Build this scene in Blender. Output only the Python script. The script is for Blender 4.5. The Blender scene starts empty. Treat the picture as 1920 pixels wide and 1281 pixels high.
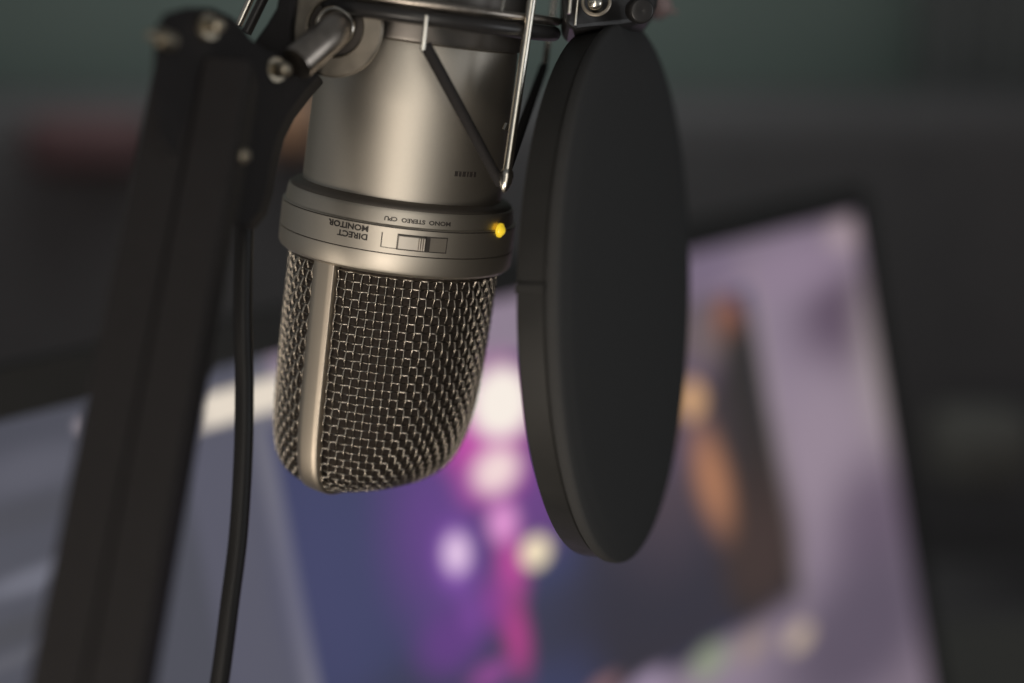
import bpy, bmesh, math, random
import numpy as np
from mathutils import Vector, Matrix
random.seed(7)
MM = 0.001
F = 2667.0            # focal length in photo pixels: 50 mm lens on a 36 mm wide, 1920 px wide frame
SC = bpy.context.scene
COL = SC.collection
R = math.radians

# ------------------------------------------------------------------ camera
PITCH = R(13.0)
CAM_H = 560.0         # mm above the desk top
cR = Vector((1, 0, 0))
cU = Vector((0, math.sin(PITCH), math.cos(PITCH)))
cF = Vector((0, math.cos(PITCH), -math.sin(PITCH)))
C0 = Vector((0, 0, CAM_H))

def cam_vec(v):       # a direction given as right / up / forward of the lens -> world
    return cR * v[0] + cU * v[1] + cF * v[2]
def cam_pt(v):        # millimetres, result in metres
    return (C0 + cam_vec(v)) * MM
def P(px, py, d):     # where the ray through a photo pixel is d mm in front of the lens
    return cam_pt(((px - 960) / F * d, (640.5 - py) / F * d, d))

cam_data = bpy.data.cameras.new("camera")
cam_data.lens = 50; cam_data.sensor_width = 36; cam_data.sensor_fit = 'HORIZONTAL'
cam_data.clip_start = 0.01; cam_data.clip_end = 30
cam_data.dof.use_dof = True
cam_data.dof.focus_distance = 0.307
cam_data.dof.aperture_fstop = 4.0
cam_data.dof.aperture_blades = 0
cam = bpy.data.objects.new("camera", cam_data); COL.objects.link(cam)
cam.location = C0 * MM
cam.rotation_euler = (R(90) - PITCH, 0, 0)
SC.camera = cam

# ------------------------------------------------------------------ world and lamps
world = bpy.data.worlds.new("World"); SC.world = world; world.use_nodes = True
bg = world.node_tree.nodes["Background"]
bg.inputs[0].default_value = (0.95, 0.98, 1.0, 1); bg.inputs[1].default_value = 0.125

def area(name, loc, target, sx, sy, power, col):
    l = bpy.data.lights.new(name, 'AREA'); l.shape = 'RECTANGLE'; l.size = sx; l.size_y = sy
    l.energy = power; l.color = col
    o = bpy.data.objects.new(name, l); COL.objects.link(o); o.location = loc
    o.rotation_euler = (Vector(target) - Vector(loc)).to_track_quat('-Z', 'Y').to_euler()
    return o
MIC_T = cam_pt((-25, 10, 325))
area("key_lamp", cam_pt((40, 10, -170)), MIC_T, 0.17, 0.50, 0.50, (1.0, 0.94, 0.85))
area("low_fill", cam_pt((-140, -260, -80)), cam_pt((-30, -30, 325)), 0.13, 0.13, 1.15, (1.0, 0.89, 0.77))  # unseen light from below, added to brighten the collar
area("left_fill", cam_pt((-520, -400, 20)), cam_pt((-40, -40, 325)), 0.20, 0.20, 1.1, (1.0, 0.88, 0.74))  # unseen side light added for the strap and left mesh
area("right_fill", cam_pt((450, 20, 180)), cam_pt((90, 30, 336)), 0.2, 0.2, 0.35, (0.95, 0.97, 1.0))  # unseen fill, added to lift the pop filter's dark face
area("wall_fill", cam_pt((-200, 900, 1500)), cam_pt((-100, 300, 2400)), 0.8, 0.5, 2.5, (0.9, 1.0, 0.97))  # unseen area light aimed at the wall, no fixture

SC.view_settings.view_transform = 'Standard'; SC.view_settings.look = 'None'
SC.view_settings.exposure = 0.0; SC.view_settings.gamma = 1.0; SC.view_settings.use_curve_mapping = False
SC.cycles.use_denoising = True
SC.cycles.max_bounces = 8; SC.cycles.sample_clamp_indirect = 4

# ------------------------------------------------------------------ materials
def lin(c):
    return tuple((x / 255 / 12.92) if x / 255 <= 0.04045 else ((x / 255 + 0.055) / 1.055) ** 2.4 for x in c)
def mat(name, col, rough=0.5, metal=0.0, noise=0.0, nscale=400, bump=0.0, bscale=2000, rvar=0.0, aniso=0.0,
        sheen=0.0, spec=0.5, stretch=(1, 1, 1), coat=0.0):
    m = bpy.data.materials.new(name); m.use_nodes = True
    nt = m.node_tree; b = nt.nodes["Principled BSDF"]
    b.inputs["Base Color"].default_value = (*col, 1)
    b.inputs["Roughness"].default_value = rough; b.inputs["Metallic"].default_value = metal
    b.inputs["Specular IOR Level"].default_value = spec
    b.inputs["Anisotropic"].default_value = aniso
    b.inputs["Sheen Weight"].default_value = sheen
    b.inputs["Coat Weight"].default_value = coat
    tc = nt.nodes.new("ShaderNodeTexCoord"); mp = nt.nodes.new("ShaderNodeMapping")
    mp.inputs["Scale"].default_value = stretch
    nt.links.new(tc.outputs["Object"], mp.inputs["Vector"])
    def noise_node(scale, detail=4):
        n = nt.nodes.new("ShaderNodeTexNoise"); n.inputs["Scale"].default_value = scale
        n.inputs["Detail"].default_value = detail; nt.links.new(mp.outputs[0], n.inputs["Vector"]); return n
    if noise or rvar:
        n = noise_node(nscale)
        if noise:
            mx = nt.nodes.new("ShaderNodeMix"); mx.data_type = 'RGBA'
            mx.inputs["A"].default_value = (*[c * (1 - noise) for c in col], 1)
            mx.inputs["B"].default_value = (*[min(1, c * (1 + noise)) for c in col], 1)
            nt.links.new(n.outputs["Fac"], mx.inputs["Factor"]); nt.links.new(mx.outputs["Result"], b.inputs["Base Color"])
        if rvar:
            mr = nt.nodes.new("ShaderNodeMapRange"); mr.inputs["From Min"].default_value = 0.3; mr.inputs["From Max"].default_value = 0.7
            mr.inputs["To Min"].default_value = rough - rvar; mr.inputs["To Max"].default_value = rough + rvar
            nt.links.new(n.outputs["Fac"], mr.inputs["Value"]); nt.links.new(mr.outputs["Result"], b.inputs["Roughness"])
    if bump:
        n = noise_node(bscale, 2); bp = nt.nodes.new("ShaderNodeBump")
        bp.inputs["Strength"].default_value = bump; bp.inputs["Distance"].default_value = 0.0001
        nt.links.new(n.outputs["Fac"], bp.inputs["Height"]); nt.links.new(bp.outputs[0], b.inputs["Normal"])
    return m
M = {
 'nickel': mat('satin_nickel', (0.58, 0.535, 0.465), 0.49, 1.0, noise=0.03, nscale=1500, bump=0.08, bscale=7000),
 'nickel_band': mat('satin_nickel_band', (0.60, 0.53, 0.44), 0.45, 1.0, noise=0.05, nscale=200, bump=0.1, bscale=5000),
 'wire': mat('mesh_wire', (0.38, 0.345, 0.30), 0.25, 1.0, noise=0.15, nscale=900),
 'liner': mat('foam_liner', (0.055, 0.043, 0.036), 0.95, noise=0.3, nscale=1500, bump=0.6, bscale=2500),
 'sleeve': mat('dark_anodised_sleeve', (0.12, 0.11, 0.10), 0.4, 0.7, noise=0.05),
 'ledge_shade': mat('dark_ledge_shade', (0.17, 0.15, 0.13), 0.5, 0.8, noise=0.05),
 'groove': mat('dark_groove', (0.045, 0.038, 0.033), 0.7),
 'ink': mat('dark_print', (0.03, 0.025, 0.022), 0.6),
 'knob': mat('switch_plastic', (0.62, 0.57, 0.50), 0.4, 0.35, noise=0.05),
 'recess': mat('switch_recess', (0.22, 0.20, 0.17), 0.5, 0.5),
 'chrome': mat('chrome', (0.72, 0.68, 0.60), 0.24, 1.0),
 'washer': mat('zinc_washer', (0.38, 0.34, 0.285), 0.5, 1.0, noise=0.12, nscale=250, rvar=0.06, bump=0.2, bscale=900),
 'steel': mat('brushed_steel', (0.36, 0.32, 0.28), 0.36, 1.0, noise=0.15, nscale=400, rvar=0.08, stretch=(1, 1, 0.2)),
 'black_metal': mat('black_powder_coat', (0.021, 0.0195, 0.020), 0.65, spec=0.12, noise=0.1, nscale=300, bump=0.3, bscale=3000),
 'black_gloss': mat('black_enamel', (0.022, 0.021, 0.021), 0.34, spec=0.35, noise=0.1, nscale=300),
 'cord': mat('black_elastic', (0.022, 0.020, 0.020), 0.8, spec=0.2, noise=0.2, nscale=2000, bump=0.5, bscale=4000),
 'rubber': mat('cable_rubber', (0.014, 0.013, 0.013), 0.42, spec=0.3, noise=0.12, nscale=600),
 'fabric': mat('black_nylon', (0.050, 0.050, 0.050), 0.95, noise=0.06, nscale=1800, bump=0.4, bscale=5000, spec=0.02),
 'plastic': mat('black_plastic_rim', (0.024, 0.0235, 0.0225), 0.5, spec=0.2, noise=0.18, nscale=120, bump=0.3, bscale=1500, rvar=0.08),
 'brass': mat('screw_metal', (0.36, 0.32, 0.25), 0.42, 1.0, noise=0.1, nscale=900),
 'rose': mat('dull_rose_plastic', (0.28, 0.20, 0.19), 0.5, noise=0.1),
 'bezel': mat('bezel_black', (0.04, 0.04, 0.04), 0.7, spec=0.2, noise=0.1, nscale=60),
 'wall': mat('green_wall', (0.225, 0.27, 0.245), 0.9, noise=0.12, nscale=2.5, bump=0.2, bscale=300),
 'desk': mat('dark_desk', (0.12, 0.114, 0.104), 0.75, noise=0.2, nscale=12, stretch=(1, 8, 1)),
 'dark_cloth': mat('dark_upholstery', (0.142, 0.132, 0.136), 0.95, noise=0.2, nscale=25, bump=0.4, bscale=800, spec=0.2),
 'red_cloth': mat('dull_red_cloth', (0.165, 0.095, 0.10), 0.95, noise=0.15, nscale=30, spec=0.2),
 'brown_cloth': mat('brown_cloth', (0.60, 0.34, 0.22), 0.95, noise=0.15, nscale=30, spec=0.2),
 'curtain': mat('charcoal_curtain', (0.17, 0.17, 0.168), 0.95, noise=0.15, nscale=20, spec=0.2),
 'floor': mat('dark_floor', (0.12, 0.11, 0.10), 0.8, noise=0.2, nscale=5),
 'grey': mat('grey_paper', (0.19, 0.18, 0.165), 0.9, noise=0.15, nscale=20, spec=0.2),
}
def emit_mat(name, col, strength):
    m = mat(name, col, 0.3); b = m.node_tree.nodes["Principled BSDF"]
    b.inputs["Emission Color"].default_value = (*col, 1); b.inputs["Emission Strength"].default_value = strength
    return m
M['led'] = emit_mat('led_yellow', (0.95, 0.68, 0.04), 0.5)

# ------------------------------------------------------------------ object helpers
def tag(o, label=None, cat=None, group=None, kind=None):
    if label: o['label'] = label
    if cat: o['category'] = cat
    if group: o['group'] = group
    if kind: o['kind'] = kind
    return o
def thing(name, label, cat, loc, group=None):
    o = bpy.data.objects.new(name, None); COL.objects.link(o); o.location = loc
    o.empty_display_size = 0.01
    return tag(o, label, cat, group)
def link(name, verts, faces, m, parent=None, smooth=True, bevel=0.0, angle=35):
    """vertices in world metres; the object's origin is put at the first vertex' neighbourhood (mesh centre)"""
    c = Vector((0, 0, 0))
    for v in verts: c += Vector(v)
    c /= len(verts)
    me = bpy.data.meshes.new(name)
    me.from_pydata([tuple(Vector(v) - c) for v in verts], [], faces)
    bm = bmesh.new(); bm.from_mesh(me)
    bmesh.ops.recalc_face_normals(bm, faces=bm.faces); bm.to_mesh(me); bm.free()
    if smooth:
        me.shade_smooth() if hasattr(me, 'shade_smooth') else None
        me.set_sharp_from_angle(angle=R(angle))
    me.materials.append(m)
    o = bpy.data.objects.new(name, me); COL.objects.link(o)
    if parent is not None:
        o.parent = parent
        o.location = c - world_loc(parent)
    else:
        o.location = c
    if bevel:
        b = o.modifiers.new("bevel", 'BEVEL'); b.width = bevel; b.segments = 3; b.limit_method = 'ANGLE'; b.angle_limit = R(40)
    return o
def world_loc(o):
    v = Vector(o.location)
    while o.parent is not None:
        o = o.parent; v += Vector(o.location)
    return v

class Geo:
    def __init__(s): s.v = []; s.f = []
    def add(s, verts, faces):
        k = len(s.v); s.v += [Vector(x) for x in verts]; s.f += [tuple(i + k for i in f) for f in faces]; return s
    def grid(s, rows, closed_u=False, closed_v=False):   # rows: list of equal length lists of points
        nu, nv = len(rows), len(rows[0]); fs = []
        for i in range(nu if closed_u else nu - 1):
            for j in range(nv if closed_v else nv - 1):
                a, b = i, (i + 1) % nu; c, d = j, (j + 1) % nv
                fs.append((a * nv + c, b * nv + c, b * nv + d, a * nv + d))
        return s.add([p for r in rows for p in r], fs)
    def tube(s, pts, rad, n=10, cap=True, closed=False):
        pts = [Vector(p) for p in pts]
        rad = rad if isinstance(rad, (list, tuple)) else [rad] * len(pts)
        N = len(pts); T = []
        for i in range(N):
            if closed: t = pts[(i + 1) % N] - pts[(i - 1) % N]
            else: t = pts[min(i + 1, N - 1)] - pts[max(i - 1, 0)]
            T.append(t.normalized())
        u = T[0].orthogonal().normalized(); rows = []
        for i in range(N):
            u = (u - T[i] * u.dot(T[i])).normalized(); w = T[i].cross(u)
            rows.append([pts[i] + (u * math.cos(2 * math.pi * k / n) + w * math.sin(2 * math.pi * k / n)) * rad[i] for k in range(n)])
        s.grid(rows, closed_u=closed, closed_v=True)
        if cap and not closed:
            k = len(s.v) - N * n
            s.f.append(tuple(range(k, k + n))); s.f.append(tuple(range(k + (N - 1) * n, k + N * n)))
        return s
    def bar(s, a, b, wdir, w, h):        # rectangular bar from a to b; wdir roughly the width direction
        a, b = Vector(a), Vector(b); t = (b - a).normalized()
        u = (Vector(wdir) - t * t.dot(Vector(wdir))).normalized(); v = t.cross(u)
        c = [(-1, -1), (1, -1), (1, 1), (-1, 1)]
        vs = [p + u * x * w / 2 + v * y * h / 2 for p in (a, b) for x, y in c]
        return s.add(vs, [(0, 1, 2, 3), (4, 7, 6, 5), (0, 4, 5, 1), (1, 5, 6, 2), (2, 6, 7, 3), (3, 7, 4, 0)])
    def lathe(s, origin, axis, prof, n=64, closed_profile=False):  # prof: (distance along axis, radius)
        origin, axis = Vector(origin), Vector(axis).normalized()
        u = axis.orthogonal().normalized(); w = axis.cross(u); rows = []
        for z, r in prof:
            rows.append([origin + axis * z + (u * math.cos(2 * math.pi * k / n) + w * math.sin(2 * math.pi * k / n)) * max(r, 1e-7) for k in range(n)])
        return s.grid(rows, closed_u=closed_profile, closed_v=True)
    def prism(s, front, back):
        n = len(front)
        return s.add(list(front) + list(back), [tuple(range(n)), tuple(range(2 * n - 1, n - 1, -1))] +
                     [(i, (i + 1) % n, (i + 1) % n + n, i + n) for i in range(n)])
    def out(s, name, m, parent=None, **k):
        return link(name, s.v, s.f, m, parent, **k)
def smooth_path(pts, n=12):             # Catmull-Rom through the points
    pts = [Vector(p) for p in pts]; q = [pts[0] * 2 - pts[1]] + pts + [pts[-1] * 2 - pts[-2]]; out = []
    for i in range(1, len(q) - 2):
        for k in range(n):
            t = k / n
            out.append(0.5 * ((2 * q[i]) + (q[i + 1] - q[i - 1]) * t + (2 * q[i - 1] - 5 * q[i] + 4 * q[i + 1] - q[i + 2]) * t * t +
                              (3 * q[i] - q[i - 1] - 3 * q[i + 1] + q[i + 2]) * t ** 3))
    out.append(pts[-1]); return out

# ------------------------------------------------------------------ the setting
def plane_box(name, lo, hi, m, parent=None, bevel=0.0):
    x0, y0, z0 = lo; x1, y1, z1 = hi
    vs = [(x0, y0, z0), (x1, y0, z0), (x1, y1, z0), (x0, y1, z0), (x0, y0, z1), (x1, y0, z1), (x1, y1, z1), (x0, y1, z1)]
    g = Geo().add(vs, [(0, 3, 2, 1), (4, 5, 6, 7), (0, 1, 5, 4), (1, 2, 6, 5), (2, 3, 7, 6), (3, 0, 4, 7)])
    return g.out(name, m, parent, smooth=False, bevel=bevel)
tag(plane_box('floor', (-4, -1.5, -0.80), (4, 3.4, -0.74), M['floor']), kind='structure')
tag(plane_box('wall', (-4, 2.6, -0.74), (4, 2.7, 2.0), M['wall']), kind='structure')
desk = thing('desk', 'dark wide desk top under the monitor, out of focus', 'desk', (0.1, 0.6, -0.74))
plane_box('desk_top', (-0.9, -0.25, -0.03), (1.15, 1.25, 0.0), M['desk'], desk, bevel=0.002)
for x in (-0.82, 1.07):
    for y in (-0.17, 1.17):
        plane_box('leg', (x - .03, y - .03, -0.74), (x + .03, y + .03, -0.031), M['desk'], desk)

# dark sofa back along the wall: its top edge blurs into the green wall
sofa = thing('sofa', 'dark blurred low sofa along the green wall behind the monitor', 'sofa', (0, 2.1, -0.74))
def sofa_box(name, x0, x1, y0, y1, z0, z1, b=0.05):
    return plane_box(name, (x0, y0, z0), (x1, y1, z1), M['dark_cloth'], sofa, bevel=b)
SZ = 0.56 + 1.95 * math.tan(math.atan((640.5 - 190) / F) - PITCH)
sofa_box('backrest', -1.9, 1.45, 1.95, 2.35, -0.4, SZ)
sofa_box('seat', -1.9, 1.45, 1.45, 1.949, -0.62, -0.2)
sofa_box('armrest', -2.1, -1.901, 1.45, 2.35, -0.62, 0.05)
sofa_box('armrest', 1.451, 1.65, 1.45, 2.35, -0.62, 0.05)
for x in (-1.95, 1.5):
    for y in (1.55, 2.25):
        plane_box('leg', (x - .03, y - .03, -0.74), (x + .03, y + .03, -0.621), M['desk'], sofa)

# ------------------------------------------------------------------ the microphone frame of reference
n3 = lambda v: Vector(v).normalized()
a_c = n3((0.133, 0.965, -0.226))
e1_c = n3(Vector((1, 0, 0)) - a_c * a_c.x)
e2_c = e1_c.cross(a_c)
if e2_c.z > 0: e2_c = -e2_c
A, E1, E2 = cam_vec(a_c), cam_vec(e1_c), cam_vec(e2_c)      # up its length, to the right, towards the lens
O_MIC = cam_pt(Vector(((746 - 960) / F, (640.5 - 430) / F, 1)) * 329)
def cyl(s, r, phi):          # millimetres and degrees -> world
    p = R(phi)
    return O_MIC + (A * s + (E1 * math.sin(p) + E2 * math.cos(p)) * r) * MM
def patch(g, phi0, phi1, s0, s1, r0, r1):     # curved block on the barrel
    n = max(2, int(abs(phi1 - phi0) / 2) + 1)
    ph = [phi0 + (phi1 - phi0) * i / n for i in range(n + 1)]
    rows = [[cyl(s0, r0, p), cyl(s1, r0, p), cyl(s1, r1, p), cyl(s0, r1, p)] for p in ph]
    k = len(g.v); g.grid(rows, closed_v=True); n4 = len(rows)
    g.f.append(tuple(k + j for j in range(4))); g.f.append(tuple(k + (n4 - 1) * 4 + j for j in (3, 2, 1, 0)))
    return g
def ring_mm(g, s, R0, rt, n=96, m=12):
    rows = [[cyl(s + rt * math.sin(2 * math.pi * j / m), R0 + rt * math.cos(2 * math.pi * j / m), 360 * i / n) for j in range(m)] for i in range(n)]
    return g.grid(rows, closed_u=True, closed_v=True)
def lathe_mm(prof, n=144):
    g = Geo(); g.grid([[cyl(s, max(r, 1e-4), 360 * k / n) for k in range(n)] for s, r in prof], closed_v=True); return g

mic = thing('microphone', 'satin nickel studio microphone hanging upside down, woven mesh head at the bottom', 'microphone', O_MIC)
lathe_mm([(62, 0), (62, 21), (61, 21.8), (43.4, 21.9), (43.2, 22.1), (42.9, 22.25), (30, 22.5), (18, 22.75), (9.2, 22.9)]).out('body', M['nickel'], mic, angle=50)
lathe_mm([(8.9, 22.6), (8.9, 24.0), (8.45, 25.3), (8.35, 25.68), (8.1, 25.8), (7.6, 25.95), (5.05, 26.3), (4.85, 26.75), (4.72, 26.85),
          (4.70, 26.3), (4.50, 26.3), (4.48, 26.88), (-1.0, 26.95), (-1.02, 26.3), (-1.22, 26.3), (-1.24, 26.95), (-4.6, 26.9), (-5.3, 26.6),
          (-5.9, 25.8), (-6.1, 25.1), (-6.1, 22)]).out('collar', M['nickel'], mic, angle=28)
lathe_mm([(9.9, 22.7), (9.8, 23.4), (9.3, 24.6), (8.55, 25.5), (8.2, 25.5)]).out('shade_ring', M['ledge_shade'], mic, angle=60)  # dark ring, the ledge's shade put into its colour
for sg in (4.6, -1.12):
    lathe_mm([(sg - 0.10, 26.30), (sg - 0.10, 26.66), (sg + 0.10, 26.66), (sg + 0.10, 26.30)]).out('groove', M['groove'], mic)
g = lathe_mm([(43.4, 22.0), (43.5, 23.0), (44.2, 23.2), (57, 23.2), (57.5, 22.4), (57.5, 21.8)]); g.out('sleeve', M['sleeve'], mic, angle=40)

# print, upside down because the microphone hangs head down
def text_mesh(s):
    c = bpy.data.curves.new('lettering', 'FONT'); c.body = s; c.size = 1; c.resolution_u = 3
    c.offset = 0.035
    o = bpy.data.objects.new('lettering', c); COL.objects.link(o)
    me = bpy.data.meshes.new_from_object(o)
    v = [tuple(x.co) for x in me.vertices]; f = [tuple(p.vertices) for p in me.polygons]
    bpy.data.objects.remove(o); bpy.data.curves.remove(c); bpy.data.meshes.remove(me)
    return v, f
def print_on(text, phi_start, phi_end, s_base, cap, r, m=None):
    v, f = text_mesh(text)
    x0 = min(p[0] for p in v); x1 = max(p[0] for p in v); y0 = min(p[1] for p in v); y1 = max(p[1] for p in v)
    vs = []
    for p in v:
        t = (p[0] - x0) / (x1 - x0); h = (p[1] - y0) / (y1 - y0) * cap
        sv = s_base - h
        vs.append(cyl(sv, r if r else 26.36 - (sv - 5.05) * 0.1375, phi_start + (phi_end - phi_start) * t))
    g = Geo(); g.add(vs, f)
    return g.out('lettering', m or M['ink'], mic, smooth=False)
print_on('DIRECT', -9.9, -24.9, 2.35, 1.35, 26.97)
print_on('MONITOR', -9.9, -30.2, 4.15, 1.35, 26.97)
print_on('MONO', 28.5, 17.6, 6.75, 0.95, 0)
print_on('STEREO', 15.8, 4.6, 6.75, 0.95, 0)
print_on('CPU', 2.7, -3.4, 6.75, 0.95, 0)
g = Geo()                                       # small worn mark high on the barrel
x = 31.5
for w in (2.0, 1.6, 2.2, 1.3, 2.1, 1.8):
    patch(g, x, x + w, 16.2, 17.3, 22.7, 22.86); x += w + 0.7
g.out('printed_mark', M['ink'], mic)

# the monitor switch
sw = Geo(); patch(sw, 3.8, 26.9, 0.15, 3.25, 26.9, 27.02)
sw = sw.out('switch', M['recess'], mic)
g = Geo()
for a0, a1, s0, s1 in ((-3.6, -3.15, 0.15, 3.25), (-3.15, 3.9, 0.10, 0.2), (3.6, 3.95, 0.0, 3.4), (26.7, 27.1, 0.0, 3.4),
                       (3.95, 26.7, 0.0, 0.2), (3.95, 26.7, 3.2, 3.4), (16.3, 18.8, 0.2, 3.2)):
    patch(g, a0, a1, s0, s1, 26.9, 27.06)
g.out('outline', M['ink'], sw)
g = Geo(); patch(g, 4.4, 13.2, 0.35, 3.05, 26.9, 27.6)
for a0 in (13.45, 14.45, 15.45): patch(g, a0, a0 + 0.55, 0.35, 3.05, 26.9, 28.0)
g.out('slider', M['knob'], sw, bevel=0.00004)
g = Geo(); c = cyl(4.95, 26.7, 60.0); nrm = (cyl(0, 2, 60) - cyl(0, 1, 60)).normalized()
g.lathe(c, nrm, [(0, 0.0016), (0.0004, 0.0016), (0.0004, 0.0013), (0.0008, 0.00115), (0.0012, 0.0007), (0.00145, 0.0)], 24)
g.out('indicator_light', M['led'], mic)

# woven head
PHI_P = -34.4
H_TOP, H_BOT = -5.0, -60.5
def head_r(phi, s):
    z = min(1.0, max(0.0, (H_TOP - s) / (H_TOP - H_BOT))); q = R(phi - PHI_P)
    rp = 24.0 * (1 - z ** 8) ** (1 / 8) * (1 - 0.015 * z)
    rf = 24.0 * (1 - z ** 4.6) ** (1 / 2.9) * (1 - 0.04 * z)
    c, d = math.cos(q), math.sin(q)
    if d < 0: rf = 24.0 * (1 - z ** 8) ** (1 / 8) * (1 + 0.02 * z)
    if rp < 1e-3 or rf < 1e-3: return 0.001
    return 1 / math.sqrt((c / rp) ** 2 + (d / rf) ** 2)
def arc_levels(phi, step, s0=-7.0):            # heights whose spacing along the surface is even
    out = []; s = s0; acc = 0; r = head_r(phi, s); ds = 0.05; out.append(s)
    while s > H_BOT + 0.06:
        s2 = s - ds; r2 = head_r(phi, s2); acc += math.hypot(ds, r2 - r)
        s, r = s2, r2
        if acc >= step: out.append(s); acc = 0
    return out
def mesh_side(phi0, phi1):
    g = Geo(); n_col = 37; step = (phi1 - phi0) / n_col
    lev = arc_levels(PHI_P + 45, 1.95); amp = 0.25; wr = 0.235; sub = 6
    def lv(x):
        i = int(max(0, min(len(lev) - 2, math.floor(x)))); return lev[i] + (lev[i + 1] - lev[i]) * (x - i)
    for i in range(n_col + 1):                  # wires running down the head
        ph = phi0 + step * i; pts = []
        for k in range((len(lev) - 1) * sub + 1):
            row = k / sub; s = lv(row)
            o = amp * math.cos(math.pi * (row + i))
            pts.append(cyl(s, max(0.3, head_r(ph, s) + o), ph))
        g.tube(pts, wr * MM, n=6)
    for j in range(len(lev)):                   # wires running round it
        pts = []
        for k in range(n_col * sub + 1):
            c = k / sub; ph = phi0 + step * c; o = -amp * math.cos(math.pi * (c + j))
            pts.append(cyl(lev[j] + 0.0 * o, max(0.3, head_r(ph, lev[j]) + o), ph))
        g.tube(pts, wr * MM, n=6)
    return g
mesh_side(PHI_P + 9.0, PHI_P + 171.0).out('mesh_grille', M['wire'], mic, angle=80)
mesh_side(PHI_P + 189.0, PHI_P + 351.0).out('mesh_grille', M['wire'], mic, angle=80)
rows = []
ss = [H_TOP - (H_TOP - H_BOT - 1.2) * (1 - (1 - i / 40) ** 2) for i in range(41)]
for s in ss: rows.append([cyl(s, max(0.05, head_r(k * 3.75, s - 0.6) - 1.5), k * 3.75) for k in range(96)])
g = Geo(); g.grid(rows, closed_v=True); g.f.append(tuple(40 * 96 + k for k in range(96))); g.out('foam_liner', M['liner'], mic)
# the frame strap: down one side, under the head and up the other
Pd = lambda sgn: PHI_P + (0 if sgn > 0 else 180)
prof = []
lv = arc_levels(PHI_P, 0.9, -5.5)
side = [(s, head_r(PHI_P, s)) for s in lv]
line = [(s, r) for s, r in side] + [(H_BOT, 0.0)] + [(s, -r) for s, r in reversed(side)]
fd = (E1 * math.sin(R(PHI_P + 90)) + E2 * math.cos(R(PHI_P + 90)))
pdv = (E1 * math.sin(R(PHI_P)) + E2 * math.cos(R(PHI_P)))
rows = []
for i, (s, x) in enumerate(line):
    s0, x0 = line[max(0, i - 1)]; s1, x1 = line[min(len(line) - 1, i + 1)]
    t = Vector((x1 - x0, s1 - s0)).normalized(); nx, ns = -t.y, t.x            # outward normal in the strap's plane
    if nx * x < 0 or (abs(x) < 1e-6 and ns > 0): nx, ns = -nx, -ns
    if x < 0 and nx > 0: nx, ns = -nx, -ns
    sec = []
    for w, o in ((-3.0, -1.2), (-3.0, 0.5), (-2.8, 0.72), (-1.4, 0.82), (0, 0.85), (1.4, 0.82), (2.8, 0.72), (3.0, 0.5), (3.0, -1.2)):
        sec.append(O_MIC + (A * (s + ns * o) + pdv * (x + nx * o) + fd * w) * MM)
    rows.append(sec)
g = Geo(); g.grid(rows, closed_v=True); g.out('frame_strap', M['nickel_band'], mic, angle=50)

# ------------------------------------------------------------------ shock mount
sm = thing('shock_mount', 'black ring shock mount with chrome rods and elastic cords around the microphone', 'shock mount', cyl(50, 0, 0))
g = Geo(); ring_mm(g, 48.6, 29.5, 1.7); g.out('ring', M['black_gloss'], sm)
g = Geo(); ring_mm(g, 51.3, 30.0, 0.9); g.out('ring', M['steel'], sm)  # pale ring stands in for the highlight on the black enamel
g = Geo(); ring_mm(g, 84.0, 44, 2.0); g.out('ring', M['black_gloss'], sm)
for ph in (10, 100, 190, 280):
    g = Geo().bar(cyl(50, 23.2, ph), cyl(50, 28, ph), A, 3 * MM, 3 * MM)
    g.out('ring_spoke', M['black_gloss'], sm)
pin = [P(799, 30, 287), P(796, 60, 287), P(792, 94, 287.5)]
Geo().tube(pin, 0.42 * MM, 10).out('peg', M['chrome'], sm)
Geo().tube([P(797, 84, 289), P(806, 100, 289.5), P(870, 218, 294), P(938, 345, 300)], [0.0013, 0.00125, 0.0012, 0.0011], 12).out('elastic_cord', M['cord'], sm)
Geo().tube([P(941, 345, 301), P(980, 235, 322), P(1019, 126, 343)], 0.0011, 12).out('elastic_cord', M['cord'], sm)
def rod(x0, y0, d0, x1, y1, d1, r, bulb=True, m='chrome'):
    g = Geo(); a, b = P(x0, y0, d0), P(x1, y1, d1)
    g.tube([a, b], r * MM, 14)
    if bulb:
        ax = (b - a).normalized()
        g.lathe(b - ax * 0.0012, ax, [(0, r * MM), (0.0004, r * 1.35 * MM), (0.0014, r * 1.55 * MM), (0.003, r * 1.35 * MM), (0.0043, r * 0.8 * MM), (0.005, 0.0002), (0.0051, 0)], 18)
    return g.out('rod', M[m], sm, angle=60)
rod(1040, -300, 296, 950, 328, 299, 0.98)
rod(1078, -260, 345, 1020, 130, 345, 0.85, False)
rod(1092, -260, 300, 1067, 26, 300, 0.42, False)
rod(1112, -260, 306, 1078, 48, 306, 0.35, False)
rod(560, -200, 302, 447, 48, 302, 0.8, False)
rod(590, -200, 300, 462, 62, 300, 1.1, False, 'black_gloss')
rod(958, -60, 292, 940, 22, 290, 0.3, False)
g = Geo().tube([P(946, 244, 304), P(951, 232, 304)], 0.0006, 8); g.out('cord_glint', M['chrome'], sm)  # chrome bit stands in for a glint beside the cord

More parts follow.
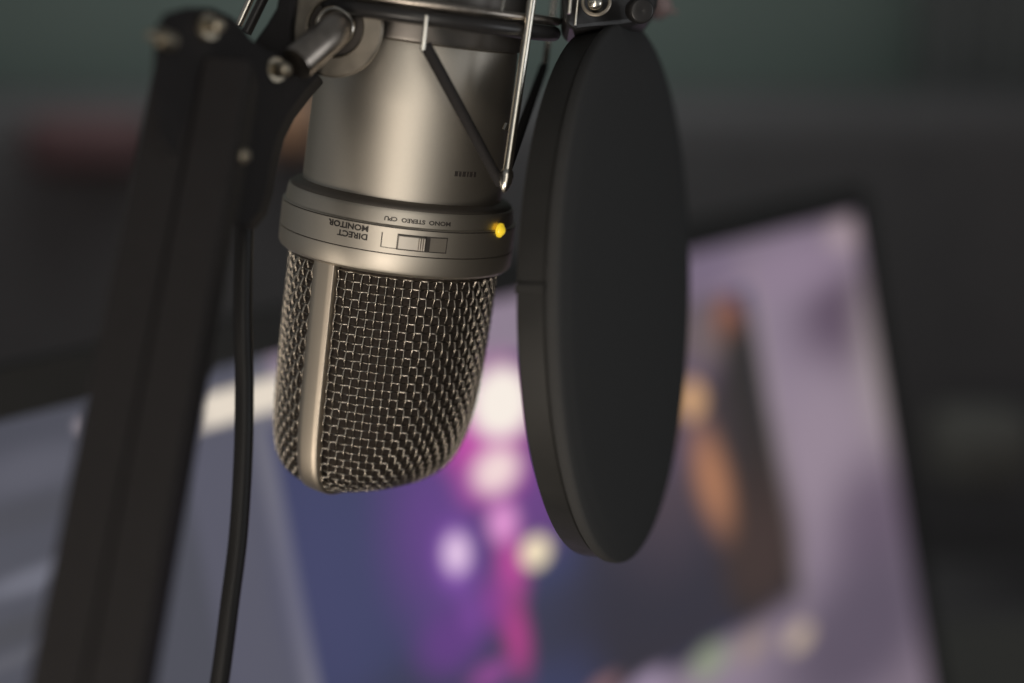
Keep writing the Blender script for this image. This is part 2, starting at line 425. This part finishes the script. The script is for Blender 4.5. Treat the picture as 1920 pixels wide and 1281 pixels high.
# swivel joint of the mount: washer, nut and shaft towards the boom arm
w_n = cam_vec(n3((-0.22, -0.08, -1.0)))
wc = P(632, 52, 294)
def disc_ring(c, n, ri, ro, th, bev=0.0004):
    return Geo().lathe(c, n, [(0, ri * MM), (0, ro * MM - bev), (bev, ro * MM), (th * MM - bev, ro * MM), (th * MM, ro * MM - bev), (th * MM, ri * MM + bev), (th * MM - bev, ri * MM), (0, ri * MM)], 72)
disc_ring(wc, w_n, 6.0, 10.3, 1.4).out('washer', M['washer'], sm, angle=30)
Geo().lathe(wc - w_n * 0.004, w_n, [(0, 0), (0, 0.0088), (0.0035, 0.0088), (0.0035, 0)], 48).out('hub', M['black_gloss'], sm, angle=30)
Geo().lathe(wc - w_n * 0.0006, w_n, [(0, 0.0001), (0, 0.0060), (0.0008, 0.0060), (0.0008, 0)], 48).out('seal', M['groove'], sm, angle=30)
disc_ring(wc + w_n * 0.0004, w_n, 2.8, 4.4, 2.0, 0.0007).out('nut', M['chrome'], sm, angle=60)
sh = smooth_path([P(634, 50, 297), P(632, 52, 291), P(612, 70, 285), P(556, 120, 280)], 8)
Geo().tube(sh, [0.0026] * 5 + [0.0032] * 7 + [0.0035] * (len(sh) - 12), 24).out('shaft', M['steel'], sm, angle=60)

# ------------------------------------------------------------------ boom arm
def dpl(px): return 244 + (px - 290) * 0.15
arm = thing('boom_arm', 'black twin tube boom arm at left with round metal screws, holding the microphone', 'boom arm', P(175, 1281, 242))
def plate(name, pts, off, th, m, bevel=0.0008):
    fr = [P(x, y, dpl(x) + off) for x, y in pts]; bk = [p + cF * th * MM for p in fr]
    return Geo().prism(fr, bk).out(name, M[m], arm, smooth=False, bevel=bevel)
plate('joint_plate', [(288, 52), (305, 24), (345, 12), (398, 12), (438, 32), (462, 70), (500, 92), (548, 100), (572, 128), (600, 138),
                      (572, 170), (540, 212), (520, 252), (508, 300), (500, 352), (486, 396), (462, 426), (430, 420), (340, 330), (296, 260), (284, 160)], 0, 9, 'black_metal')
plate('joint_plate', [(300, 60), (320, 30), (398, 20), (438, 40), (470, 100), (530, 120), (520, 200), (500, 290), (488, 380), (450, 420), (400, 400), (320, 300), (290, 200)], 13, 8, 'black_metal')  # rear plate added to block side light from the microphone body
yk = [(462, 112), (480, 72), (500, 44), (518, 14), (526, -30), (530, -160), (562, -160), (556, -30), (546, 50), (548, 112), (520, 140)]
fr = [P(x, y, 286) for x, y in yk]
Geo().prism(fr, [p + cF * 0.005 for p in fr]).out('yoke', M['black_metal'], arm, smooth=False, bevel=0.0007)
A0, B0 = P(392, 130, 262), P(172, 1300, 222)
tdir = (B0 - A0).normalized(); ext = B0 + tdir * ((B0.z - 0.030) / -tdir.z)
side_v = (cR - tdir * cR.dot(tdir)).normalized()
for sg in (-1, 1):
    Geo().bar(A0 + side_v * sg * 0.0044, ext + side_v * sg * 0.0044, cR, 8.6 * MM, 10 * MM).out('tube', M['black_metal'], arm, smooth=False, bevel=0.0007)
Geo().tube([A0 + cF * 0.013, ext + cF * 0.013], 0.0035, 12).out('spring', M['black_metal'], arm)
Geo().lathe((ext.x, ext.y, 0.0006), (0, 0, 1), [(0, 0), (0, 0.045), (0.004, 0.045), (0.008, 0.03), (0.034, 0.018), (0.034, 0)], 48).out('base', M['black_metal'], arm, angle=40)
def screw(px, py, d, r, ang):
    n = cam_vec(n3(ang)); c = P(px, py, d)
    Geo().lathe(c + n * -0.0016, n, [(-0.003, 0), (-0.003, r * 1.05 * MM), (0, r * 1.05 * MM), (0.0004, r * MM), (0.0005, r * 0.55 * MM)], 28).out('screw_washer', M['brass'], arm, angle=35)
    Geo().lathe(c, n, [(-0.0015, r * 0.62 * MM), (0.0008, r * 0.62 * MM), (0.0016, r * 0.5 * MM), (0.0020, r * 0.3 * MM), (0.0021, 0)], 28).out('screw', M['brass'], arm, angle=35)
screw(528, 130, 276, 2.4, (0.75, -0.05, -0.6))
screw(450, 292, 256, 2.2, (0.75, -0.05, -0.6))
screw(403, 48, 256, 2.3, (0.75, 0.0, -0.6))
screw(290, 68, 242, 1.5, (-0.35, 0.0, -0.8))

# ------------------------------------------------------------------ microphone cable
cpts = [P(500, 170, 300), P(494, 230, 298), P(478, 300, 294), P(462, 380, 291), P(457, 470, 290), P(455, 600, 290), P(458, 720, 291), P(456, 850, 291), P(447, 1000, 291), P(431, 1130, 290),
        P(411, 1281, 289), P(384, 1420, 288), P(360, 1600, 290)]
e = P(360, 1600, 290); cpts += [Vector((e.x - 0.02, e.y + 0.01, e.z - 0.12)), Vector((e.x - 0.03, e.y + 0.03, 0.10)), Vector((e.x - 0.03, e.y + 0.08, 0.012)), Vector((e.x - 0.0, e.y + 0.2, 0.0021)), Vector((e.x + 0.1, e.y + 0.35, 0.0021))]
o = Geo().tube(smooth_path(cpts, 10), 0.00195, 16).out('cable', M['rubber'])
tag(o, 'thin black cable hanging down between the boom arm and the microphone', 'cable')

# ------------------------------------------------------------------ pop filter
h_c = n3((0.322, 0.0, 0.947)); v_c = n3((0.02, 1.0, 0.0)); n_c = n3(v_c.cross(h_c))
if n_c.x < 0: n_c = -n_c
PF_D = 336
pc = P(1183, 551, PF_D); PR = 500 / F * PF_D * MM
hv, vv, nv = cam_vec(h_c), cam_vec(v_c), cam_vec(n_c)
pop = thing('pop_filter', 'round black pop filter seen almost edge on, in front of the microphone on the right', 'pop filter', pc)
def disc_pt(z, r, k, n): 
    t = 2 * math.pi * k / n; return pc + nv * z * MM + (hv * math.cos(t) + vv * math.sin(t)) * r
def disc(prof, n=128):
    g = Geo(); g.grid([[disc_pt(z, max(r, 1e-6), k, n) for k in range(n)] for z, r in prof], closed_v=True); return g
disc([(-8.0, PR - 0.0040), (-8.0, PR - 0.0022), (-7.6, PR - 0.0014), (-6.8, PR - 0.0012), (-2.2, PR - 0.0010), (-1.7, PR - 0.0014), (-1.4, PR - 0.0030), (-1.4, PR - 0.004), (-8.0, PR - 0.004)]).out('rim', M['plastic'], pop, angle=30)
disc([(-6.0, 0), (-6.0, PR - 0.0042)]).out('rear_screen', M['fabric'], pop)
dome = [(-1.6, PR - 0.0030), (-1.5, PR - 0.0006), (-1.1, PR - 0.0001), (0.2, PR), (0.9, PR - 0.0002), (1.3, PR - 0.0008), (1.5, PR - 0.0035)] + [(1.5 + 1.8 * math.sin(math.pi / 2 * i / 8), (PR - 0.0035) * math.cos(math.pi / 2 * i / 8)) for i in range(1, 9)]
disc(dome).out('front_screen', M['fabric'], pop, angle=60)
g = Geo()                                        # the seam clip of the rim
for z0, z1, k0, k1 in ((-7.9, -1.8, 180.0, 181.6),):
    t0, t1 = R(k0), R(k1)
    q = lambda z, r, t: pc + nv * z * MM + (hv * math.cos(t) + vv * math.sin(t)) * r
    ri, ro = PR - 0.002, PR - 0.0005
    g.add([q(z0, ri, t0), q(z1, ri, t0), q(z1, ri, t1), q(z0, ri, t1), q(z0, ro, t0), q(z1, ro, t0), q(z1, ro, t1), q(z0, ro, t1)],
          [(0, 1, 2, 3), (4, 5, 6, 7), (0, 1, 5, 4), (1, 2, 6, 5), (2, 3, 7, 6), (3, 0, 4, 7)])
g.out('seam', M['plastic'], pop, smooth=False, bevel=0.0002)
# clamp at its top
cl = [(1060, -160), (1240, -160), (1238, -20), (1232, 12), (1216, 34), (1188, 46), (1150, 52), (1112, 54), (1078, 58), (1058, 44), (1054, 0)]
fr = [P(x, y, 306 + (x - 1060) * 0.10) for x, y in cl]
Geo().prism(fr, [p + cF * 0.016 for p in fr]).out('clamp', M['black_gloss'], pop, smooth=False, bevel=0.0022)
sc_n = cam_vec(n3((-0.1, 0.15, -1)))
Geo().lathe(P(1116, 6, 305), sc_n, [(-0.003, 0), (-0.003, 0.0016), (0.0006, 0.0016), (0.0012, 0.0012), (0.0016, 0.0)], 28).out('screw', M['chrome'], pop, angle=50)
g = Geo(); c = P(1118, 4, 305.5); u = sc_n.orthogonal().normalized(); w = sc_n.cross(u)
g.tube([c + (u * math.cos(t) + w * math.sin(t)) * 0.0029 for t in np.linspace(0, 2 * math.pi, 40, endpoint=False)], 0.0004, 8, closed=True).out('screw_washer', M['washer'], pop)
g = Geo().lathe(P(1200, 20, 312), cam_vec(n3((0.2, -0.25, -1))), [(-0.003, 0), (-0.003, 0.0026), (0.001, 0.0029), (0.0018, 0.0026), (0.002, 0.0022), (0.0016, 0.0)], 32)
g.out('knob', M['black_gloss'], pop, angle=50)
g = Geo().lathe(P(1234, 10, 368), cam_vec((0, 0, -1)), [(-0.004, 0), (-0.003, 0.003), (0, 0.0036), (0.002, 0.0030), (0.0035, 0)], 24)
g.tube([P(1234, 10, 368), P(1270, 24, 368)], 0.0005, 8)
g.out('lever', M['rose'], pop, angle=60)

# ------------------------------------------------------------------ monitor with its picture
D = 898.0
r0 = Vector((0.2475, 0.0919, 1.0)); al, be = 0.4846, 1.028
mu = (Vector((-0.36, -0.0561, 1)) * al - r0).normalized(); mv = (Vector((0.3, -0.2402, 1)) * be - r0).normalized()
mu = -mu                                         # left to right
mv = (mv - mu * mv.dot(mu)).normalized()         # top to bottom
U, V = cam_vec(mu), cam_vec(mv); N = V.cross(U).normalized()
if N.dot(cF) > 0: N = -N                         # out of the screen
COR = cam_pt(r0 * D)                             # top right corner of the lit area
SW, SH = 0.660, 0.372
def mpt(x, y, z=0.0): return COR + U * (x - SW) + V * y + N * z     # metres from the top left corner
mon = thing('monitor', 'large monitor at right behind the microphone showing a concert picture, out of focus', 'monitor', Vector((mpt(SW / 2, SH).x, mpt(SW / 2, SH).y + 0.05, 0)))
def mbox(name, x0, x1, y0, y1, z0, z1, m, parent=mon, bevel=0.002):
    vs = [mpt(x, y, z) for z in (z0, z1) for x, y in ((x0, y0), (x1, y0), (x1, y1), (x0, y1))]
    return Geo().add(vs, [(0, 3, 2, 1), (4, 5, 6, 7), (0, 1, 5, 4), (1, 2, 6, 5), (2, 3, 7, 6), (3, 0, 4, 7)]).out(name, m, parent, smooth=False, bevel=bevel)
B = 0.016
mbox('casing', -B, SW + 0.0032, -B, SH + B + 0.01, -0.035, -0.001, M['bezel'], bevel=0.006)
for x0, x1, y0, y1 in ((-B, 0, -B, SH + B), (SW - 0.015, SW + 0.003, -B, SH + B), (0, SW - 0.015, -B, 0), (0, SW - 0.015, SH, SH + B)):
    mbox('bezel', x0, x1, y0, y1, -0.0009, 0.0022, M['bezel'], bevel=0.0006)
bc = mpt(SW / 2, SH, -0.05); 
Geo().bar(mpt(SW / 2, SH * 0.6, -0.045), Vector((bc.x + 0.02, bc.y + 0.04, 0.012)), U, 0.07, 0.014).out('stand', M['bezel'], mon, smooth=False, bevel=0.003)
Geo().lathe((bc.x, bc.y, 0.0005), (0, 0, 1), [(0, 0), (0, 0.11), (0.008, 0.11), (0.012, 0.10), (0.012, 0)], 64).out('stand_base', M['bezel'], mon, angle=40)

# what the screen shows, mixed from soft shapes in the screen's own coordinates
def s_uv(px, py):
    r = Vector(((px - 960) / F, (640.5 - py) / F, 1)); n = mu.cross(mv); c = r0 * D
    p = r * (c.dot(n) / r.dot(n)) - c
    return (p.dot(mu) * MM + SW, p.dot(mv) * MM)
screen_me = bpy.data.meshes.new('screen')
screen_me.from_pydata([(0, 0, 0), (SW - 0.015, 0, 0), (SW - 0.015, -SH, 0), (0, -SH, 0)], [], [(3, 2, 1, 0)])
screen = bpy.data.objects.new('screen', screen_me); COL.objects.link(screen); screen.parent = mon
mw = Matrix((U, -V, N)).transposed().to_4x4(); mw.translation = mpt(0, 0, 0.0004) - world_loc(mon)
screen.matrix_local = mw
sm_ = bpy.data.materials.new('screen_picture'); sm_.use_nodes = True; nt = sm_.node_tree
bs = nt.nodes["Principled BSDF"]; bs.inputs["Base Color"].default_value = (0.03, 0.03, 0.03, 1); bs.inputs["Roughness"].default_value = 0.35
bs.inputs["Emission Strength"].default_value = 1.0
tc = nt.nodes.new("ShaderNodeTexCoord")
cur = nt.nodes.new("ShaderNodeRGB"); cur.outputs[0].default_value = (*lin((75, 75, 90)), 1); cur = cur.outputs[0]
def layer(mask, col, op=1.0):
    global cur
    mx = nt.nodes.new("ShaderNodeMix"); mx.data_type = 'RGBA'
    if op != 1.0:
        mm = nt.nodes.new("ShaderNodeMath"); mm.operation = 'MULTIPLY'; mm.inputs[1].default_value = op
        nt.links.new(mask, mm.inputs[0]); mask = mm.outputs[0]
    nt.links.new(mask, mx.inputs["Factor"]); nt.links.new(cur, mx.inputs["A"])
    if isinstance(col, tuple): mx.inputs["B"].default_value = (*lin(col), 1)
    else: nt.links.new(col, mx.inputs["B"])
    cur = mx.outputs["Result"]
def mapped(cx, cy, ang, rx, ry):
    mp = nt.nodes.new("ShaderNodeMapping"); mp.vector_type = 'TEXTURE'
    mp.inputs["Location"].default_value = (cx, -cy, 0); mp.inputs["Rotation"].default_value = (0, 0, ang); mp.inputs["Scale"].default_value = (rx, ry, 1)
    nt.links.new(tc.outputs["Object"], mp.inputs["Vector"]); return mp.outputs[0]
def ramp(val, soft):
    mr = nt.nodes.new("ShaderNodeMapRange"); mr.interpolation_type = 'SMOOTHSTEP'
    mr.inputs["From Min"].default_value = 1 - soft; mr.inputs["From Max"].default_value = 1 + soft
    mr.inputs["To Min"].default_value = 1; mr.inputs["To Max"].default_value = 0
    nt.links.new(val, mr.inputs["Value"]); return mr.outputs["Result"]
def ell(px, py, wx, wy, col, soft=0.5, op=1.0, tilt=0.0):
    """soft disc centred on the photo pixel px, py and wx, wy photo pixels in half size"""
    cx, cy = s_uv(px, py); ex = s_uv(px + 10, py); ey = s_uv(px, py + 10)
    sx = math.hypot(ex[0] - cx, ex[1] - cy) / 10; sy = math.hypot(ey[0] - cx, ey[1] - cy) / 10
    v = mapped(cx, cy, R(tilt), wx * sx, wy * sy)
    ln = nt.nodes.new("ShaderNodeVectorMath"); ln.operation = 'LENGTH'; nt.links.new(v, ln.inputs[0])
    layer(ramp(ln.outputs["Value"], soft), col, op)
def rect(x0, x1, y0, y1, col, soft=0.02, op=1.0):          # metres on the screen
    v = mapped((x0 + x1) / 2, (y0 + y1) / 2, 0, (x1 - x0) / 2, (y1 - y0) / 2)
    ab = nt.nodes.new("ShaderNodeVectorMath"); ab.operation = 'ABSOLUTE'; nt.links.new(v, ab.inputs[0])
    sp = nt.nodes.new("ShaderNodeSeparateXYZ"); nt.links.new(ab.outputs[0], sp.inputs[0])
    mxn = nt.nodes.new("ShaderNodeMath"); mxn.operation = 'MAXIMUM'; nt.links.new(sp.outputs[0], mxn.inputs[0]); nt.links.new(sp.outputs[1], mxn.inputs[1])
    layer(ramp(mxn.outputs[0], soft), col, op)
X = lambda u: SW + u / 1000.0                               # u: millimetres left of the right edge, negative
# --- window colours
rect(0, SW, -0.05, SH + .05, (70, 71, 82), 0.01)
rect(X(-545), X(-505), 0.0, SH + .05, (82, 82, 97), 0.15)
rect(X(-512), X(-498), 0.018, SH + .05, (128, 126, 138), 0.5, 0.7)
rect(X(-500), X(10), -0.05, SH + .05, (138, 123, 140), 0.01)
rect(X(-75), X(40), -0.1, SH + .1, (112, 100, 110), 0.35, 0.5)  # right border dimming painted in over the window colour
rect(X(-300), X(20), -0.03, 0.014, (104, 92, 108), 0.5, 0.6)  # painted falloff along the top border
ell(1600, 590, 95, 95, (88, 72, 90), 0.6, 0.95)
ell(1330, 520, 70, 60, (112, 98, 120), 0.7, 0.8)
ell(1500, 500, 120, 50, (140, 122, 142), 0.6, 0.8)
ell(1560, 850, 130, 150, (150, 134, 148), 0.7, 0.8)
ell(1660, 680, 45, 170, (158, 146, 146), 0.7, 0.8)
ell(1640, 990, 80, 120, (94, 80, 98), 0.7, 0.85)
ell(1610, 1190, 150, 130, (88, 78, 94), 0.6, 0.95)
ell(1580, 440, 26, 26, (175, 155, 160), 0.6, 0.8)  # small corner reflection painted into the screen's emission
rect(X(-535), X(-478), 0.008, 0.0195, (226, 214, 198), 0.2)          # bright bar
ell(60, 880, 120, 40, (92, 92, 104), 0.7, 0.6)
ell(80, 1080, 110, 22, (112, 113, 126), 0.6, 0.7)
ell(60, 960, 120, 30, (66, 66, 74), 0.6, 0.6)
ell(40, 1180, 120, 25, (64, 64, 70), 0.6, 0.7)
ell(30, 1235, 120, 14, (90, 90, 98), 0.6, 0.6)
ell(150, 800, 12, 14, (170, 160, 168), 0.6, 0.6)
# --- the picture
px0, px1, py0, py1 = X(-505), X(-156), 0.0255, 0.197
rect(px0, px1, py0, py1, (56, 60, 94), 0.008)
def pell(*a, **k): ell(*a, **k)
rect(X(-340), px1, 0.105, py1 + 0.0, (48, 44, 54), 0.22)
rect(px1 - 0.0015, px1 + 0.006, py0, py1, (150, 138, 132), 0.4, 0.6)
pell(640, 1080, 90, 200, (62, 64, 102), soft=0.7, op=0.7)
pell(1000, 1180, 330, 70, (52, 52, 70), soft=0.6, op=0.7)
pell(1250, 1100, 180, 110, (46, 44, 56), soft=0.6, op=0.9)
rect(X(-222), px1 - .001, 0.040, py1, (44, 38, 38), 0.18)
pell(1430, 1000, 60, 130, (58, 44, 42), soft=0.6, op=0.8)
pell(1420, 1040, 60, 80, (62, 48, 46), soft=0.6, op=0.9)
pell(1240, 820, 110, 200, (84, 70, 80), soft=0.7, op=0.7)
pell(1300, 640, 50, 80, (104, 88, 108), soft=0.7, op=0.8)
pell(1330, 620, 60, 60, (110, 96, 92), soft=0.5, op=0.7)
pell(1365, 600, 24, 42, (140, 88, 66), soft=0.5, op=0.95)
pell(1385, 690, 22, 90, (42, 38, 38), soft=0.5, op=1.0)
pell(1335, 900, 27, 95, (168, 116, 86), soft=0.75, op=1.0, tilt=12)
pell(1296, 750, 24, 36, (205, 160, 118), soft=0.4)
pell(830, 1000, 90, 190, (98, 62, 134), soft=0.8, op=0.9)
pell(1000, 930, 70, 90, (110, 62, 134), soft=0.7, op=0.8)
pell(850, 1200, 60, 60, (96, 56, 128), soft=0.7, op=0.9)
pell(920, 1265, 40, 22, (150, 72, 150), soft=0.6, op=0.8)
pell(958, 1060, 24, 60, (190, 70, 155), soft=0.8, op=0.9)
pell(968, 1190, 20, 70, (184, 62, 140), soft=0.8, op=0.85)
pell(925, 1130, 16, 50, (150, 60, 150), soft=0.8, op=0.8)
pell(885, 1150, 20, 40, (120, 66, 150), soft=0.8, op=0.8)
pell(900, 820, 70, 60, (190, 70, 160), soft=0.6, op=0.9)
pell(935, 762, 74, 82, (190, 90, 170), soft=0.5, op=0.9)
pell(940, 755, 58, 66, (246, 236, 226), soft=0.3)
pell(925, 890, 60, 52, (190, 84, 170), soft=0.6, op=0.9)
pell(930, 882, 42, 40, (240, 214, 214), soft=0.45)
pell(942, 980, 26, 34, (226, 150, 210), soft=0.6)
pell(853, 1045, 34, 62, (130, 76, 168), soft=0.6)
pell(855, 1038, 23, 36, (226, 196, 228), soft=0.5)
pell(1003, 1035, 26, 28, (250, 232, 196), soft=0.35)
# --- thumbnails under the picture
ell(1330, 1240, 34, 30, (140, 150, 124), 0.5, 0.85)
ell(1497, 1195, 24, 22, (196, 176, 156), 0.4, 0.9)
ell(1410, 1212, 32, 24, (150, 132, 122), 0.5, 0.8)
ell(1210, 1285, 40, 20, (168, 150, 176), 0.6, 0.9)
ell(1130, 1290, 30, 16, (150, 110, 110), 0.6, 0.8)
nt.links.new(cur, bs.inputs["Emission Color"])
screen_me.materials.append(sm_)

# ------------------------------------------------------------------ blurred things farther back
def pillow(name, px, py, d, w, h, m, label, cat='cushion'):
    c = P(px, py, d); rows = []
    nseg = 24
    for i in range(nseg + 1):
        t = -math.pi / 2 + math.pi * i / nseg
        rr = math.cos(t) ** 0.5 if i not in (0, nseg) else 0.001
        rows.append([c + Vector(((abs(math.cos(k)) ** 0.45) * math.copysign(1, math.cos(k)) * w / 2 * rr, math.sin(t) * 0.06, (abs(math.sin(k)) ** 0.45) * math.copysign(1, math.sin(k)) * h / 2 * rr)) for k in np.linspace(0, 2 * math.pi, 40, endpoint=False)])
    g = Geo(); g.grid(rows, closed_v=True)
    return tag(g.out(name, M[m], angle=80), label, cat)
pillow('cushion', 170, 268, 1900, 0.17, 0.08, 'red_cloth', 'dull red cushion on the dark sofa, left of the boom arm')
pillow('cushion', 545, 230, 1900, 0.075, 0.085, 'brown_cloth', 'small brown cushion on the dark sofa, between the boom arm and the microphone')
# charcoal curtain at the right
g = Geo(); cx = P(1740, 100, 2350).x; pts = []
for i in range(160):
    x = cx + i * 0.006; pts.append((x, 2.47 + 0.008 * math.sin(i * 0.9) + 0.004 * math.sin(i * 0.37)))
rows = [[Vector((x, y, z)) for x, y in pts] for z in (-0.73, 0.2, 1.6)]
back = [[Vector((x, y + 0.004, z)) for x, y in reversed(pts)] for z in (-0.73, 0.2, 1.6)]
g.grid([a + b for a, b in zip(rows, back)], closed_v=True)
tag(g.out('curtain', M['curtain'], angle=80), 'charcoal curtain hanging at the right edge of the photo', 'curtain')
pillow('cushion', 1838, 835, 1860, 0.13, 0.10, 'grey', 'small dull grey cushion on the dark sofa, right of the monitor')
